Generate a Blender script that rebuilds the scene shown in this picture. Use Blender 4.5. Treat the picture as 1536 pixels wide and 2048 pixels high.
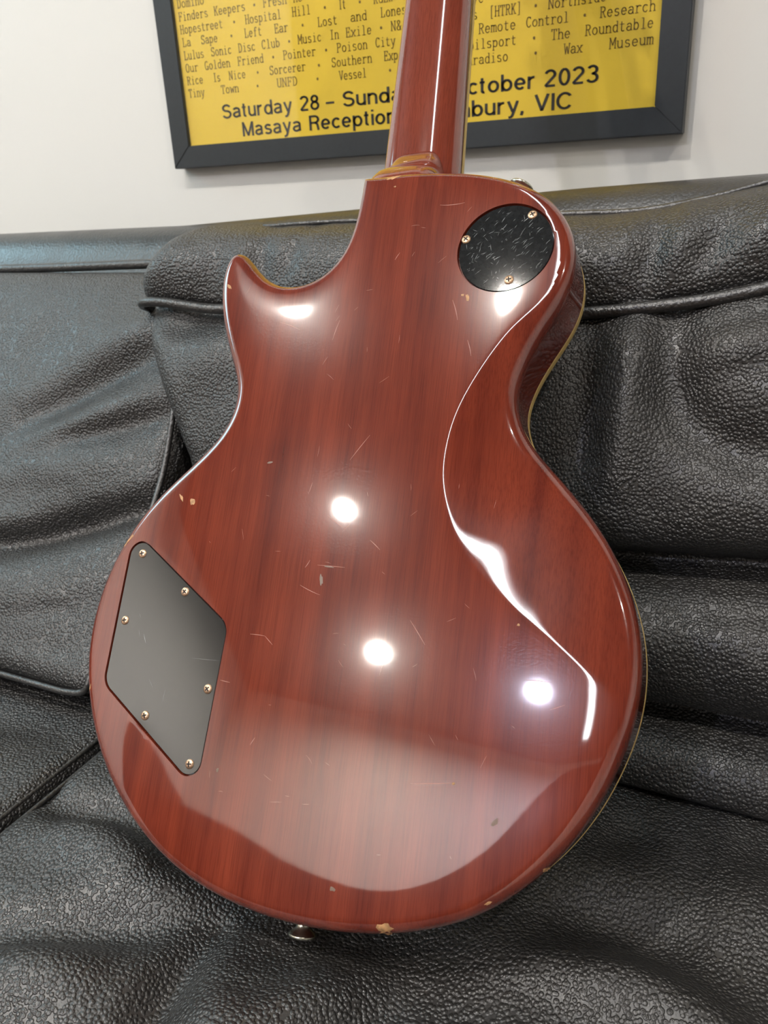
import bpy, math, random
import numpy as np
from mathutils import Matrix, Vector
from mathutils.geometry import delaunay_2d_cdt

for o in list(bpy.data.objects):
    bpy.data.objects.remove(o)
S = bpy.context.scene
COL = S.collection
H = 0.80                                   # eye height above the floor; all scene heights below are measured from the eye

# ---------------------------------------------------------------- camera
cd = bpy.data.cameras.new('camera')
cam = bpy.data.objects.new('camera', cd); COL.objects.link(cam)
cr = Vector((0.90202455, 0.4290851, -0.04730417)); cu = Vector((-0.12153476, 0.35757092, 0.92594403)); cf = Vector((-0.41422338, 0.82947514, -0.37468651))
cam.matrix_world = Matrix(((cr.x, cu.x, -cf.x, 0), (cr.y, cu.y, -cf.y, 0), (cr.z, cu.z, -cf.z, H), (0, 0, 0, 1)))
cd.sensor_fit = 'VERTICAL'; cd.sensor_height = 36; cd.sensor_width = 27; cd.lens = 1600 / 2048 * 36
cd.clip_start = 0.01
cd.dof.use_dof = True; cd.dof.focus_distance = 0.47; cd.dof.aperture_fstop = 16
S.camera = cam

# ---------------------------------------------------------------- world, light, exposure
w = bpy.data.worlds.new('world'); S.world = w; w.use_nodes = True
bg = w.node_tree.nodes['Background']; bg.inputs[0].default_value = (0.62, 0.80, 0.92, 1); bg.inputs[1].default_value = 1.0
S.view_settings.view_transform = 'Standard'; S.view_settings.look = 'None'
S.view_settings.gamma = 1; S.view_settings.use_curve_mapping = False
S.view_settings.exposure = 0.84
LAMP = 880.0          # radiance of the ceiling spots
TUBE = 11.0            # radiance of the long ceiling tube
la = bpy.data.lights.new('window_daylight', 'AREA'); la.shape = 'RECTANGLE'; la.size = 0.8; la.size_y = 0.9
la.energy = 8; la.color = (0.50, 0.86, 1.0)
lo = bpy.data.objects.new('window_daylight', la); COL.objects.link(lo)
lo.location = (-2.57, 0.15, 1.2 + H); lo.rotation_euler = (0, math.radians(-90), 0)

# ---------------------------------------------------------------- materials
def nm(name):
    m = bpy.data.materials.new(name); m.use_nodes = True
    nt = m.node_tree; b = nt.nodes['Principled BSDF']
    return m, nt, b
def N(nt, t, **k):
    n = nt.nodes.new(t)
    for a, v in k.items():
        if a == 'inp':
            for i, x in v.items(): n.inputs[i].default_value = x
        else: setattr(n, a, v)
    return n
def ramp(nt, fac, stops):
    r = nt.nodes.new('ShaderNodeValToRGB'); e = r.color_ramp.elements
    while len(e) < len(stops): e.new(0.5)
    for el, (p, c) in zip(e, stops): el.position = p; el.color = (*c, 1) if len(c) == 3 else c
    nt.links.new(fac, r.inputs[0]); return r
def coords(nt, scale=(1, 1, 1), rot=(0, 0, 0)):
    tc = nt.nodes.new('ShaderNodeTexCoord'); mp = nt.nodes.new('ShaderNodeMapping')
    mp.inputs['Scale'].default_value = scale; mp.inputs['Rotation'].default_value = rot
    nt.links.new(tc.outputs['Object'], mp.inputs[0]); return mp.outputs[0]
def simple(name, col, rough=0.5, metal=0.0, spec=0.5, noise=0.0, nscale=40):
    m, nt, b = nm(name)
    b.inputs['Base Color'].default_value = (*col, 1); b.inputs['Roughness'].default_value = rough
    b.inputs['Metallic'].default_value = metal; b.inputs['Specular IOR Level'].default_value = spec
    if noise:
        n = N(nt, 'ShaderNodeTexNoise', inp={'Scale': nscale, 'Detail': 6.0})
        nt.links.new(coords(nt), n.inputs['Vector'])
        r = ramp(nt, n.outputs['Fac'], [(0.3, tuple(c * (1 - noise) for c in col)), (0.7, tuple(min(1, c * (1 + noise)) for c in col))])
        nt.links.new(r.outputs[0], b.inputs['Base Color'])
    return m
def leather(name, cell=0.0022, strength=0.95, rough=0.41, col=(0.019, 0.0178, 0.0168)):
    m, nt, b = nm(name); L = nt.links
    v0 = coords(nt)
    wn = N(nt, 'ShaderNodeTexNoise', inp={'Scale': 120.0, 'Detail': 2.0}); L.new(v0, wn.inputs['Vector'])
    mx = N(nt, 'ShaderNodeVectorMath', operation='MULTIPLY_ADD'); L.new(wn.outputs['Color'], mx.inputs[0])
    mx.inputs[1].default_value = (0.0011,) * 3; L.new(v0, mx.inputs[2])
    vo = N(nt, 'ShaderNodeTexVoronoi', feature='SMOOTH_F1', inp={'Scale': 1 / cell, 'Randomness': 0.95, 'Smoothness': 0.12}); L.new(mx.outputs[0], vo.inputs['Vector'])
    r = ramp(nt, vo.outputs['Distance'], [(0.05, (1, 1, 1)), (0.42, (.62, .62, .62)), (0.72, (0, 0, 0))])
    r.color_ramp.interpolation = 'EASE'
    n2 = N(nt, 'ShaderNodeTexNoise', inp={'Scale': 900.0, 'Detail': 3.0}); L.new(v0, n2.inputs['Vector'])
    n3 = N(nt, 'ShaderNodeTexNoise', inp={'Scale': 28.0, 'Detail': 4.0}); L.new(v0, n3.inputs['Vector'])
    a = N(nt, 'ShaderNodeMath', operation='MULTIPLY_ADD', inp={1: 0.25}); L.new(n2.outputs['Fac'], a.inputs[0]); L.new(r.outputs[0], a.inputs[2])
    bp_ = N(nt, 'ShaderNodeBump', inp={'Strength': strength, 'Distance': 0.0009}); L.new(a.outputs[0], bp_.inputs['Height'])
    L.new(bp_.outputs[0], b.inputs['Normal'])
    c = ramp(nt, n3.outputs['Fac'], [(0.3, tuple(x * 0.8 for x in col)), (0.7, tuple(x * 1.25 for x in col))]); L.new(c.outputs[0], b.inputs['Base Color'])
    rr = ramp(nt, n3.outputs['Fac'], [(0.3, (rough - .05,) * 3), (0.7, (rough + .06,) * 3)]); L.new(rr.outputs[0], b.inputs['Roughness'])
    b.inputs['Specular IOR Level'].default_value = 0.7; b.inputs['IOR'].default_value = 1.66
    return m
def mahogany(name, ca=(0.222, 0.037, 0.0165), cb=(0.120, 0.017, 0.009), coat=1.0):
    m, nt, b = nm(name); L = nt.links
    fine = N(nt, 'ShaderNodeTexNoise', inp={'Scale': 1.0, 'Detail': 5.0, 'Roughness': 0.6}); L.new(coords(nt, (1500, 30, 1500)), fine.inputs['Vector'])
    band = N(nt, 'ShaderNodeTexNoise', inp={'Scale': 1.0, 'Detail': 3.0, 'Roughness': 0.55}); L.new(coords(nt, (60, 2.2, 10), (0, 0, -0.05)), band.inputs['Vector'])
    blot = N(nt, 'ShaderNodeTexNoise', inp={'Scale': 18.0, 'Detail': 3.0}); L.new(coords(nt), blot.inputs['Vector'])
    cB = ramp(nt, band.outputs['Fac'], [(0.32, cb), (0.5, tuple((x + y) / 2 for x, y in zip(ca, cb))), (0.68, ca)])
    cF = ramp(nt, fine.outputs['Fac'], [(0.36, (0.70, 0.65, 0.65)), (0.55, (1, 1, 1))])
    mu = N(nt, 'ShaderNodeMix', data_type='RGBA', blend_type='MULTIPLY'); mu.inputs[0].default_value = 0.75
    L.new(cB.outputs[0], mu.inputs[6]); L.new(cF.outputs[0], mu.inputs[7])
    bl = ramp(nt, blot.outputs['Fac'], [(0.3, (0.82, 0.78, 0.8)), (0.7, (1.08, 1.1, 1.1))])
    m2 = N(nt, 'ShaderNodeMix', data_type='RGBA', blend_type='MULTIPLY'); m2.inputs[0].default_value = 0.7
    L.new(mu.outputs[2], m2.inputs[6]); L.new(bl.outputs[0], m2.inputs[7])
    L.new(m2.outputs[2], b.inputs['Base Color'])
    # fine buffing swirls and handling scratches in the lacquer
    sw = N(nt, 'ShaderNodeTexNoise', inp={'Scale': 1.0, 'Detail': 2.0}); L.new(coords(nt, (700, 700, 700)), sw.inputs['Vector'])
    wav = N(nt, 'ShaderNodeTexNoise', inp={'Scale': 1.0, 'Detail': 1.0}); L.new(coords(nt, (26, 9, 20)), wav.inputs['Vector'])
    b1 = N(nt, 'ShaderNodeBump', inp={'Strength': 0.055, 'Distance': 0.0004}); L.new(sw.outputs['Fac'], b1.inputs['Height'])
    b2 = N(nt, 'ShaderNodeBump', inp={'Strength': 0.02, 'Distance': 0.004}); L.new(wav.outputs['Fac'], b2.inputs['Height'])
    b3 = N(nt, 'ShaderNodeBump', inp={'Strength': 0.02, 'Distance': 0.0003}); L.new(fine.outputs['Fac'], b3.inputs['Height'])
    L.new(b2.outputs[0], b3.inputs['Normal']); L.new(b3.outputs[0], b1.inputs['Normal'])
    L.new(b1.outputs[0], b.inputs['Normal']); L.new(b2.outputs[0], b.inputs['Coat Normal'])
    b.inputs['Roughness'].default_value = 0.18; b.inputs['Specular IOR Level'].default_value = 0.12
    b.inputs['Coat Weight'].default_value = coat; b.inputs['Coat Roughness'].default_value = 0.035; b.inputs['Coat IOR'].default_value = 1.85
    return m
def plastic(name, rough, spec, dust):
    m, nt, b = nm(name); L = nt.links
    n = N(nt, 'ShaderNodeTexNoise', inp={'Scale': 260.0, 'Detail': 6.0, 'Roughness': 0.7}); L.new(coords(nt), n.inputs['Vector'])
    c = ramp(nt, n.outputs['Fac'], [(0.35, (0.009, 0.010, 0.011)), (0.8, tuple(0.010 + dust * x for x in (0.9, 1.0, 1.05)))]); L.new(c.outputs[0], b.inputs['Base Color'])
    b.inputs['Roughness'].default_value = rough
    b.inputs['Specular IOR Level'].default_value = spec; b.inputs['IOR'].default_value = 1.7 if spec > 0.9 else 1.5
    return m
def emit(name, col, s):
    m = bpy.data.materials.new(name); m.use_nodes = True; nt = m.node_tree; nt.nodes.clear()
    e = N(nt, 'ShaderNodeEmission'); e.inputs[0].default_value = (*col, 1); e.inputs[1].default_value = s
    o = N(nt, 'ShaderNodeOutputMaterial'); nt.links.new(e.outputs[0], o.inputs[0]); return m
def paint(name, col, rough=0.6):
    m, nt, b = nm(name); L = nt.links
    n = N(nt, 'ShaderNodeTexNoise', inp={'Scale': 90.0, 'Detail': 5.0}); L.new(coords(nt), n.inputs['Vector'])
    bu = N(nt, 'ShaderNodeBump', inp={'Strength': 0.05, 'Distance': 0.001}); L.new(n.outputs['Fac'], bu.inputs['Height']); L.new(bu.outputs[0], b.inputs['Normal'])
    b.inputs['Base Color'].default_value = (*col, 1); b.inputs['Roughness'].default_value = rough
    return m
def pane_glass(name):
    m = bpy.data.materials.new(name); m.use_nodes = True; nt = m.node_tree; nt.nodes.clear(); L = nt.links
    t = N(nt, 'ShaderNodeBsdfTransparent'); g = N(nt, 'ShaderNodeBsdfGlossy'); g.inputs['Roughness'].default_value = 0.03
    lw = N(nt, 'ShaderNodeLayerWeight'); pw = N(nt, 'ShaderNodeMath', operation='POWER', inp={1: 5.0}); f = N(nt, 'ShaderNodeMath', operation='MULTIPLY_ADD', inp={1: 0.9, 2: 0.035}); L.new(lw.outputs['Facing'], pw.inputs[0]); L.new(pw.outputs[0], f.inputs[0]); x = N(nt, 'ShaderNodeMixShader'); o = N(nt, 'ShaderNodeOutputMaterial')
    L.new(f.outputs[0], x.inputs[0]); L.new(t.outputs[0], x.inputs[1]); L.new(g.outputs[0], x.inputs[2]); L.new(x.outputs[0], o.inputs[0])
    return m

M_LEATHER = leather('black_pebbled_leather')
M_LEATHER_SMOOTH = leather('black_smooth_leather', cell=0.0026, strength=0.22, rough=0.36)
M_PIPING = leather('black_piping_leather', cell=0.0022, strength=0.3, rough=0.38)
M_WOOD = mahogany('cherry_mahogany_lacquer')
M_NECK = mahogany('cherry_neck_lacquer', ca=(0.25, 0.052, 0.026), cb=(0.19, 0.034, 0.017))
M_PLATE = plastic('black_cover_plastic', 0.08, 1.0, 0.01)
M_PLATE_WORN = plastic('scratched_black_plastic', 0.055, 0.45, 0.012)
M_PSCR = simple('pale_plastic_scratch', (0.30, 0.32, 0.33), 0.4)
M_CREAM = simple('aged_cream_binding', (0.72, 0.52, 0.19), 0.35, noise=0.12, nscale=120)
M_BRASS = simple('tarnished_screw_metal', (0.66, 0.44, 0.29), 0.38, metal=1.0, noise=0.25, nscale=700)
M_SLOT = simple('screw_slot_dark', (0.02, 0.012, 0.01), 0.6)
M_NICKEL = simple('aged_nickel', (0.62, 0.60, 0.50), 0.25, metal=1.0, noise=0.1, nscale=300)
M_TOP = mahogany('maple_top_lacquer', ca=(0.35, 0.10, 0.03), cb=(0.28, 0.07, 0.02))
M_ROSE = simple('rosewood', (0.045, 0.022, 0.014), 0.5, noise=0.3, nscale=150)
M_RAW = simple('bare_chipped_wood', (0.46, 0.25, 0.11), 0.6, noise=0.35, nscale=400)
M_SCRATCH = simple('pale_scratch', (0.42, 0.17, 0.12), 0.4)
M_WALL = paint('white_wall_paint', (0.80, 0.785, 0.745))
M_WALLF = paint('far_wall_paint', (0.90, 0.86, 0.80))
M_CEIL = paint('ceiling_paint', (0.17, 0.155, 0.145))
M_FLOOR = simple('timber_floor', (0.17, 0.10, 0.06), 0.4, noise=0.25, nscale=12)
M_DARKP = simple('added_panel_dark', (0.045, 0.03, 0.028), 0.5)  # for the added dark panels that the guitar reflects
M_FRAME = simple('black_satin_frame', (0.016, 0.021, 0.025), 0.42, spec=0.6, noise=0.1, nscale=200)
M_YELLOW = simple('yellow_poster_paper', (0.82, 0.575, 0.035), 0.6, noise=0.03, nscale=25)
M_INK = simple('black_print_ink', (0.020, 0.020, 0.018), 0.55)
M_INK2 = simple('brown_print_ink', (0.16, 0.095, 0.012), 0.6)
M_PGLASS = pane_glass('picture_glass')
M_LAMP = emit('spot_lens_glow', (1.0, 0.935, 0.85), LAMP)
M_LAMPB = emit('cool_spot_lens_glow', (0.78, 0.80, 1.0), LAMP * 1.6)
M_LAMPF = emit('bright_spot_lens_glow', (1.0, 0.935, 0.85), LAMP * 2.0)
M_TUBE = emit('tube_glow', (0.92, 0.97, 1.0), TUBE)
M_WHITE = simple('white_metal', (0.8, 0.8, 0.8), 0.4)
M_STEEL = simple('foot_steel', (0.5, 0.5, 0.5), 0.3, metal=1)

# ---------------------------------------------------------------- helpers
def mesh_obj(name, verts, faces, mat, parent=None, smooth=False, sharp=None, lift=True):
    me = bpy.data.meshes.new(name)
    v = np.asarray(verts, float)
    if lift and parent_world(parent): v = v + np.array([0, 0, H])
    me.from_pydata(v.tolist(), [], [tuple(int(i) for i in f) for f in faces]); me.update()
    for mm in (mat if isinstance(mat, (list, tuple)) else [mat]): me.materials.append(mm)
    if smooth:
        me.polygons.foreach_set('use_smooth', [True] * len(me.polygons))
        if sharp: me.set_sharp_from_angle(angle=math.radians(sharp))
    o = bpy.data.objects.new(name, me); COL.objects.link(o)
    if parent: o.parent = parent
    return o
LOCAL = set()
def parent_world(p):                       # geometry under the guitar is in the guitar's own space
    return not (p is not None and p.name in LOCAL)
def fix_normals(o):
    import bmesh
    bm = bmesh.new(); bm.from_mesh(o.data); bmesh.ops.recalc_face_normals(bm, faces=bm.faces); bm.to_mesh(o.data); bm.free()
def tag(o, label=None, cat=None, group=None, kind=None):
    if label: o['label'] = label
    if cat: o['category'] = cat
    if group: o['group'] = group
    if kind: o['kind'] = kind
    return o
def empty(name, mat=None, loc=(0, 0, 0)):
    e = bpy.data.objects.new(name, None); e.empty_display_size = 0.05; COL.objects.link(e)
    if mat is not None: e.matrix_world = mat
    else: e.location = loc
    return e
def box(x0, x1, y0, y1, z0, z1):
    v = [(x, y, z) for x in (x0, x1) for y in (y0, y1) for z in (z0, z1)]
    return v, [(0, 1, 3, 2), (4, 6, 7, 5), (0, 4, 5, 1), (2, 3, 7, 6), (0, 2, 6, 4), (1, 5, 7, 3)]
def bevel_box(name, dims, mat, parent=None, r=0.004, seg=3):
    v, f = box(*dims); o = mesh_obj(name, v, f, mat, parent); fix_normals(o)
    import bmesh
    bm = bmesh.new(); bm.from_mesh(o.data)
    bmesh.ops.bevel(bm, geom=list(bm.edges), offset=r, segments=seg, affect='EDGES', profile=0.5)
    for f_ in bm.faces: f_.smooth = True
    bm.to_mesh(o.data); bm.free(); o.data.set_sharp_from_angle(angle=math.radians(40)); return o
def catmull(P, n, closed=False):
    P = np.asarray(P, float); k = len(P)
    if closed: Q = np.vstack([P[-1], P, P[0], P[1]]); segs = k
    else: Q = np.vstack([2 * P[0] - P[1], P, 2 * P[-1] - P[-2]]); segs = k - 1
    # centripetal-like: dense uniform evaluation and then arc-length resampling
    out = []
    for i in range(segs):
        p0, p1, p2, p3 = Q[i:i + 4]
        t = np.linspace(0, 1, 24, endpoint=False)[:, None]
        out.append(0.5 * (2 * p1 + (p2 - p0) * t + (2 * p0 - 5 * p1 + 4 * p2 - p3) * t ** 2 + (3 * p1 - p0 - 3 * p2 + p3) * t ** 3))
    out = np.vstack(out + [P[:1] if closed else P[-1:]])
    s = np.r_[0, np.cumsum(np.linalg.norm(np.diff(out, axis=0), axis=1))]
    q = np.linspace(0, s[-1], n, endpoint=not closed)
    return np.c_[tuple(np.interp(q, s, out[:, j]) for j in range(P.shape[1]))]
def tube(name, pts, r, mat, parent=None, n=8, res=None, flat=1.0):
    P = catmull(pts, res or len(pts) * 10)
    T = np.gradient(P, axis=0); T /= np.linalg.norm(T, axis=1)[:, None]
    up = np.array([0, 0, 1.0]); verts = []
    rr = np.full(len(P), r) if np.isscalar(r) else np.interp(np.linspace(0, 1, len(P)), np.linspace(0, 1, len(r)), r)
    for p, t, q in zip(P, T, rr):
        u = up - t * (up @ t)
        if np.linalg.norm(u) < 1e-3: u = np.array([0, 1.0, 0]) - t * t[1]
        u /= np.linalg.norm(u); s = np.cross(t, u)
        for a in np.linspace(0, 2 * np.pi, n, endpoint=False): verts.append(p + q * (np.cos(a) * u * flat + np.sin(a) * s))
    faces = [(i * n + j, i * n + (j + 1) % n, (i + 1) * n + (j + 1) % n, (i + 1) * n + j) for i in range(len(P) - 1) for j in range(n)]
    faces += [tuple(range(n))[::-1], tuple((len(P) - 1) * n + j for j in range(n))]
    return mesh_obj(name, verts, faces, mat, parent, smooth=True)
def lathe(prof, n=24, origin=(0, 0, 0), axis=(0, 0, 1)):
    ax = Vector(axis).normalized(); a = ax.orthogonal().normalized(); b = ax.cross(a)
    verts, faces = [], []
    for r, h in prof:
        for j in range(n):
            t = 2 * math.pi * j / n
            verts.append(tuple(Vector(origin) + ax * h + (a * math.cos(t) + b * math.sin(t)) * r))
    for i in range(len(prof) - 1):
        for j in range(n): faces.append((i * n + j, i * n + (j + 1) % n, (i + 1) * n + (j + 1) % n, (i + 1) * n + j))
    faces.append(tuple(range(n))[::-1]); faces.append(tuple((len(prof) - 1) * n + j for j in range(n)))
    return verts, faces
rng = np.random.default_rng(7)
def smoothnoise(a, b, fa, fb, k=10, seed=1):
    g = np.random.default_rng(seed); out = 0
    for i in range(k):
        s = 2 ** g.uniform(-0.6, 1.0); th = g.normal(0, 0.35)
        ca, sa = math.cos(th), math.sin(th)
        out = out + np.sin((a * ca * fa + b * sa * fa) * s * 6.28 + g.uniform(0, 6.28)) * np.sin((b * ca * fb - a * sa * fb) * s * 6.28 + g.uniform(0, 6.28)) / s
    return out / k
def folds(a, b, segs):
    """ridges (+) and valleys (-): polyline points, width, height"""
    out = np.zeros_like(a)
    for pts, wd, amp in segs:
        P = catmull(pts, 40) if len(pts) > 2 else np.linspace(pts[0], pts[-1], 24)
        d2 = np.full(a.shape, 1e9); tt = np.zeros_like(a)
        for i, p in enumerate(P):
            q = (a - p[0]) ** 2 + (b - p[1]) ** 2
            m = q < d2; d2[m] = q[m]; tt[m] = i / (len(P) - 1)
        out += amp * np.exp(-d2 / (wd * wd)) * (0.35 + 0.65 * np.sin(np.pi * np.clip(tt, 0.02, 0.98)) ** 0.7)
    return out
def loft(name, prof, xl, xr, nx, ns, mat, parent, endr=0.03, disp=None, lift=None, ddir=(0, -0.85, 0.5), clusterx=None):
    """closed cushion: YZ profile swept along x, rounded at both ends"""
    P = catmull(prof, ns, closed=True)                       # (y,z)
    T = np.roll(P, -1, 0) - np.roll(P, 1, 0); T /= np.linalg.norm(T, axis=1)[:, None]
    nrm = np.c_[T[:, 1], -T[:, 0]]
    if ((P - P.mean(0)) * nrm).sum() < 0: nrm = -nrm
    e = endr * (1 - np.cos(np.linspace(0, np.pi / 2, 9)))     # end spacing
    L = 1.0
    xs_mid = np.linspace(0, 1, nx)
    verts = []; cols = []
    xlz = np.array([xl(z) if callable(xl) else xl for z in P[:, 1]]); xrz = np.array([xr(z) if callable(xr) else xr for z in P[:, 1]])
    rows = []
    for k in range(9): rows.append(('l', e[k]))
    for t in xs_mid[1:-1]: rows.append(('m', t))
    for k in range(8, -1, -1): rows.append(('r', e[k]))
    X = np.zeros((len(rows), ns)); Y = X.copy(); Z = X.copy()
    for i, (k, v) in enumerate(rows):
        if k == 'l': x = xlz + v; ins = endr - math.sqrt(max(0, endr ** 2 - (endr - v) ** 2))
        elif k == 'r': x = xrz - v; ins = endr - math.sqrt(max(0, endr ** 2 - (endr - v) ** 2))
        else: x = (xlz + endr) + (xrz - xlz - 2 * endr) * v; ins = 0
        X[i] = x; Y[i] = P[:, 0] - nrm[:, 0] * ins; Z[i] = P[:, 1] - nrm[:, 1] * ins
    face = np.clip(nrm[:, 0] * ddir[1] + nrm[:, 1] * ddir[2], 0, 1)[None, :] + 0 * X
    if lift is not None: Z = Z + lift(X, Z)
    if disp is not None:
        d = disp(X, Y, Z) * face
        X = X + d * ddir[0]; Y = Y + d * ddir[1]; Z = Z + d * ddir[2]
    nr = len(rows); V = np.stack([X, Y, Z], -1).reshape(-1, 3)
    F = [(i * ns + j, i * ns + (j + 1) % ns, (i + 1) * ns + (j + 1) % ns, (i + 1) * ns + j) for i in range(nr - 1) for j in range(ns)]
    F += [tuple(range(ns))[::-1], tuple((nr - 1) * ns + j for j in range(ns))]
    o = mesh_obj(name, V, F, mat, parent, smooth=True); fix_normals(o); return o

# ---------------------------------------------------------------- room
XL, XR, YF, YB, ZC, ZF = -2.6, 2.6, -3.25, 0.953, 1.95, -H
def wallbox(name, d, mat):
    v, f = box(*d); o = mesh_obj(name, v, f, mat); fix_normals(o); return tag(o, kind='structure')
wallbox('floor', (XL, XR, YF, YB, ZF - 0.1, ZF), M_FLOOR)
wallbox('ceiling', (XL, XR, YF, YB, ZC, ZC + 0.1), M_CEIL)
wallbox('wall_back', (XL, XR, YB, YB + 0.1, ZF, ZC), M_WALL)
wallbox('wall_front', (XL, XR, YF - 0.1, YF, ZF, ZC), M_WALLF)
wallbox('wall_right', (XR, XR + 0.1, YF, YB, ZF, ZC), M_WALL)
# left wall with a window opening
wy0, wy1, wz0, wz1 = -0.35, 0.65, 0.75, 1.65
V, F = [], []
for d in ((XL - 0.1, XL, YF, wy0, ZF, ZC), (XL - 0.1, XL, wy1, YB, ZF, ZC), (XL - 0.1, XL, wy0, wy1, ZF, wz0), (XL - 0.1, XL, wy0, wy1, wz1, ZC)):
    v, f = box(*d); F += [tuple(i + len(V) for i in q) for q in f]; V += v
wl = mesh_obj('wall_left', V, F, M_WALL); tag(wl, kind='structure'); fix_normals(wl)
wf = empty('window_1', loc=(XL, (wy0 + wy1) / 2, wz0 + H)); tag(wf, kind='structure')
def wpart(nm_, d, mat):
    v, f = box(*d); v = [(a - XL, b - (wy0 + wy1) / 2, c - wz0 - H) for a, b, c in v]
    o = mesh_obj(nm_, v, f, mat, wf); fix_normals(o); return o
for d in ((XL - 0.06, XL + 0.02, wy0, wy0 + 0.05, wz0, wz1), (XL - 0.06, XL + 0.02, wy1 - 0.05, wy1, wz0, wz1), (XL - 0.06, XL + 0.02, wy0 + 0.05, wy1 - 0.05, wz0, wz0 + 0.05), (XL - 0.06, XL + 0.02, wy0 + 0.05, wy1 - 0.05, wz1 - 0.05, wz1), (XL - 0.05, XL + 0.01, 0.13, 0.17, wz0 + 0.05, wz1 - 0.05)):
    wpart('window_frame', d, M_WHITE)
# added dark shape on the far wall; the guitar mirrors it as a photographer
prof_ = catmull([(-2.57, 1.12), (-2.1, 1.06), (-1.6, 0.97), (-1.25, 0.95), (-1.0, 1.10), (-0.80, 1.40), (-0.66, 1.72), (-0.45, 1.88), (0.0, 1.90), (0.5, 1.90)], 60)
n_ = len(prof_); V = []
for y_ in (YF, YF + 0.03): V += [(x_, y_, z_) for x_, z_ in prof_] + [(0.5, y_, ZF), (-2.57, y_, ZF)]
m_ = n_ + 2; F = [tuple(range(m_)), tuple(range(m_, 2 * m_))[::-1]] + [(i, (i + 1) % m_, m_ + (i + 1) % m_, m_ + i) for i in range(m_)]
o = mesh_obj('added_dark_panel_1', V, F, M_DARKP); fix_normals(o); tag(o, kind='structure')
wallbox('added_dark_panel_2', (XL, XL + 0.03, YF, -2.5, ZF, 1.15), M_DARKP)  # unseen slab, added to darken low reflections on the guitar's left
# ceiling spots on a regular grid, and one long tube
def spot(x, y, mat, label):
    t = empty('ceiling_spot', loc=(x, y, ZC + H)); tag(t, label, 'ceiling light', 'round ceiling spots')
    v, f = lathe([(0.062, 0), (0.062, -0.008), (0.048, -0.014), (0.046, -0.004), (0.046, 0)], 28)
    a = mesh_obj('trim_ring', v, f, M_WHITE, t, smooth=True, sharp=30, lift=False)
    v, f = lathe([(0.0335, -0.0062), (0.0335, -0.0082), (0.020, -0.0092)], 24)
    b = mesh_obj('lens', v, f, mat, t, smooth=True, lift=False); fix_normals(b)
for x, y, mt, lb in ((-1.57, -0.57, M_LAMP, 'left of the sofa, nearest the poster wall'), (-1.57, -1.59, M_LAMP, 'in the middle of the left row'), (-1.57, -2.58, M_LAMPF, 'at the far end of the left row'), (-0.73, -0.55, M_LAMP, 'straight above the sofa'), (-0.72, -2.62, M_LAMPB, 'with a cool bluish glow, far from the sofa'), (0.95, -0.45, M_LAMP, 'added right of the sofa to brighten its leather')):  # the last spot is added to brighten the sofa's right side
    spot(x, y, mt, 'round ceiling spot ' + lb)
t = empty('tube_light', loc=(-0.36, -1.15, ZC + H)); tag(t, 'long white ceiling tube light out of view above the sofa', 'ceiling light')
v, f = box(-0.05, 0.05, -1.80, 1.80, -0.03, 0); o = mesh_obj('housing', v, f, M_WHITE, t, lift=False); fix_normals(o)
v, f = box(-0.03, 0.03, -1.75, 1.75, -0.05, -0.031); o = mesh_obj('diffuser', v, f, M_TUBE, t, lift=False); fix_normals(o)

# ---------------------------------------------------------------- sofa
sofa = empty('leather_sofa', loc=(-0.15, 0.3, 0.0)); tag(sofa, 'black pebbled leather sofa with bulging back cushions and piped seams', 'sofa')
SO = np.array([-0.15, 0.3, 0.0])
def to_sofa(o):                             # geometry was written in room space: move it into the sofa's space
    o.matrix_parent_inverse = Matrix.Translation((-SO[0], -SO[1], -SO[2])); return o
def crest(x): return np.interp(x, [-1.3, -0.58, -0.16, 0.0, 0.9], [-0.012, -0.006, 0.013, 0.018, 0.02])
fr = loft('back_frame', [(.645, -.5), (.648, -.2), (.655, -.10), (.668, -.062), (.683, -.036), (.70, -.0235), (.73, -.021), (.77, -.028), (.80, -.05), (.805, -.12), (.80, -.5), (.79, -.62), (.66, -.62)],
          -1.20, 0.80, 120, 150, M_LEATHER_SMOOTH, sofa, 0.03,
          lift=lambda X, Z: np.where(Z > -0.3, crest(X), 0) * np.clip((Z + .3) / .2, 0, 1)); to_sofa(fr)
# left back cushion
LC = [(.645, -.12), (.638, -.075), (.622, -.064), (.598, -.074), (.563, -.108), (.528, -.155), (.494, -.212), (.452, -.258), (.418, -.292), (.384, -.322), (.364, -.340), (.370, -.356), (.42, -.372), (.60, -.376), (.645, -.34), (.648, -.22)]
def dL(X, Y, Z):
    f = folds(X, Z, [([(-.478, -.118), (-.543, -.146), (-.63, -.187)], .014, -.0085), ([(-.47, -.100), (-.55, -.120)], .02, .006),
                     ([(-.464, -.148), (-.545, -.180), (-.63, -.205)], .013, .005), ([(-.455, -.168), (-.57, -.200)], .008, -.004),
                     ([(-.43, -.230), (-.522, -.256), (-.62, -.28), (-.75, -.28)], .011, -.021), ([(-.46, -.205), (-.66, -.232)], .018, .006),
                     ([(-.45, -.275), (-.56, -.298), (-.8, -.31)], .03, .012), ([(-.46, -.30), (-.56, -.318)], .006, -.002), ([(-.70, -.12), (-.8, -.17)], .03, -.006), ([(-.6, -.10), (-.66, -.14)], .03, -.004)])
    fine = smoothnoise(X, Z, 6, 55, 14, 3) * .0016 * np.exp(-((Z + .27) / .09) ** 2)
    f = f * 1.5; return f + fine + smoothnoise(X, Z, 5, 8, 8, 5) * .004
lc = loft('back_cushion', LC, -1.15, lambda z: np.interp(-z, [.1, .2, .36], [-.452, -.447, -.434]), 230, 260, M_LEATHER, sofa, 0.02, dL); to_sofa(lc)
LE = [(.602, -.074), (.563, -.108), (.528, -.155), (.494, -.212), (.452, -.258), (.418, -.292), (.384, -.322), (.366, -.3385)]
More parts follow.
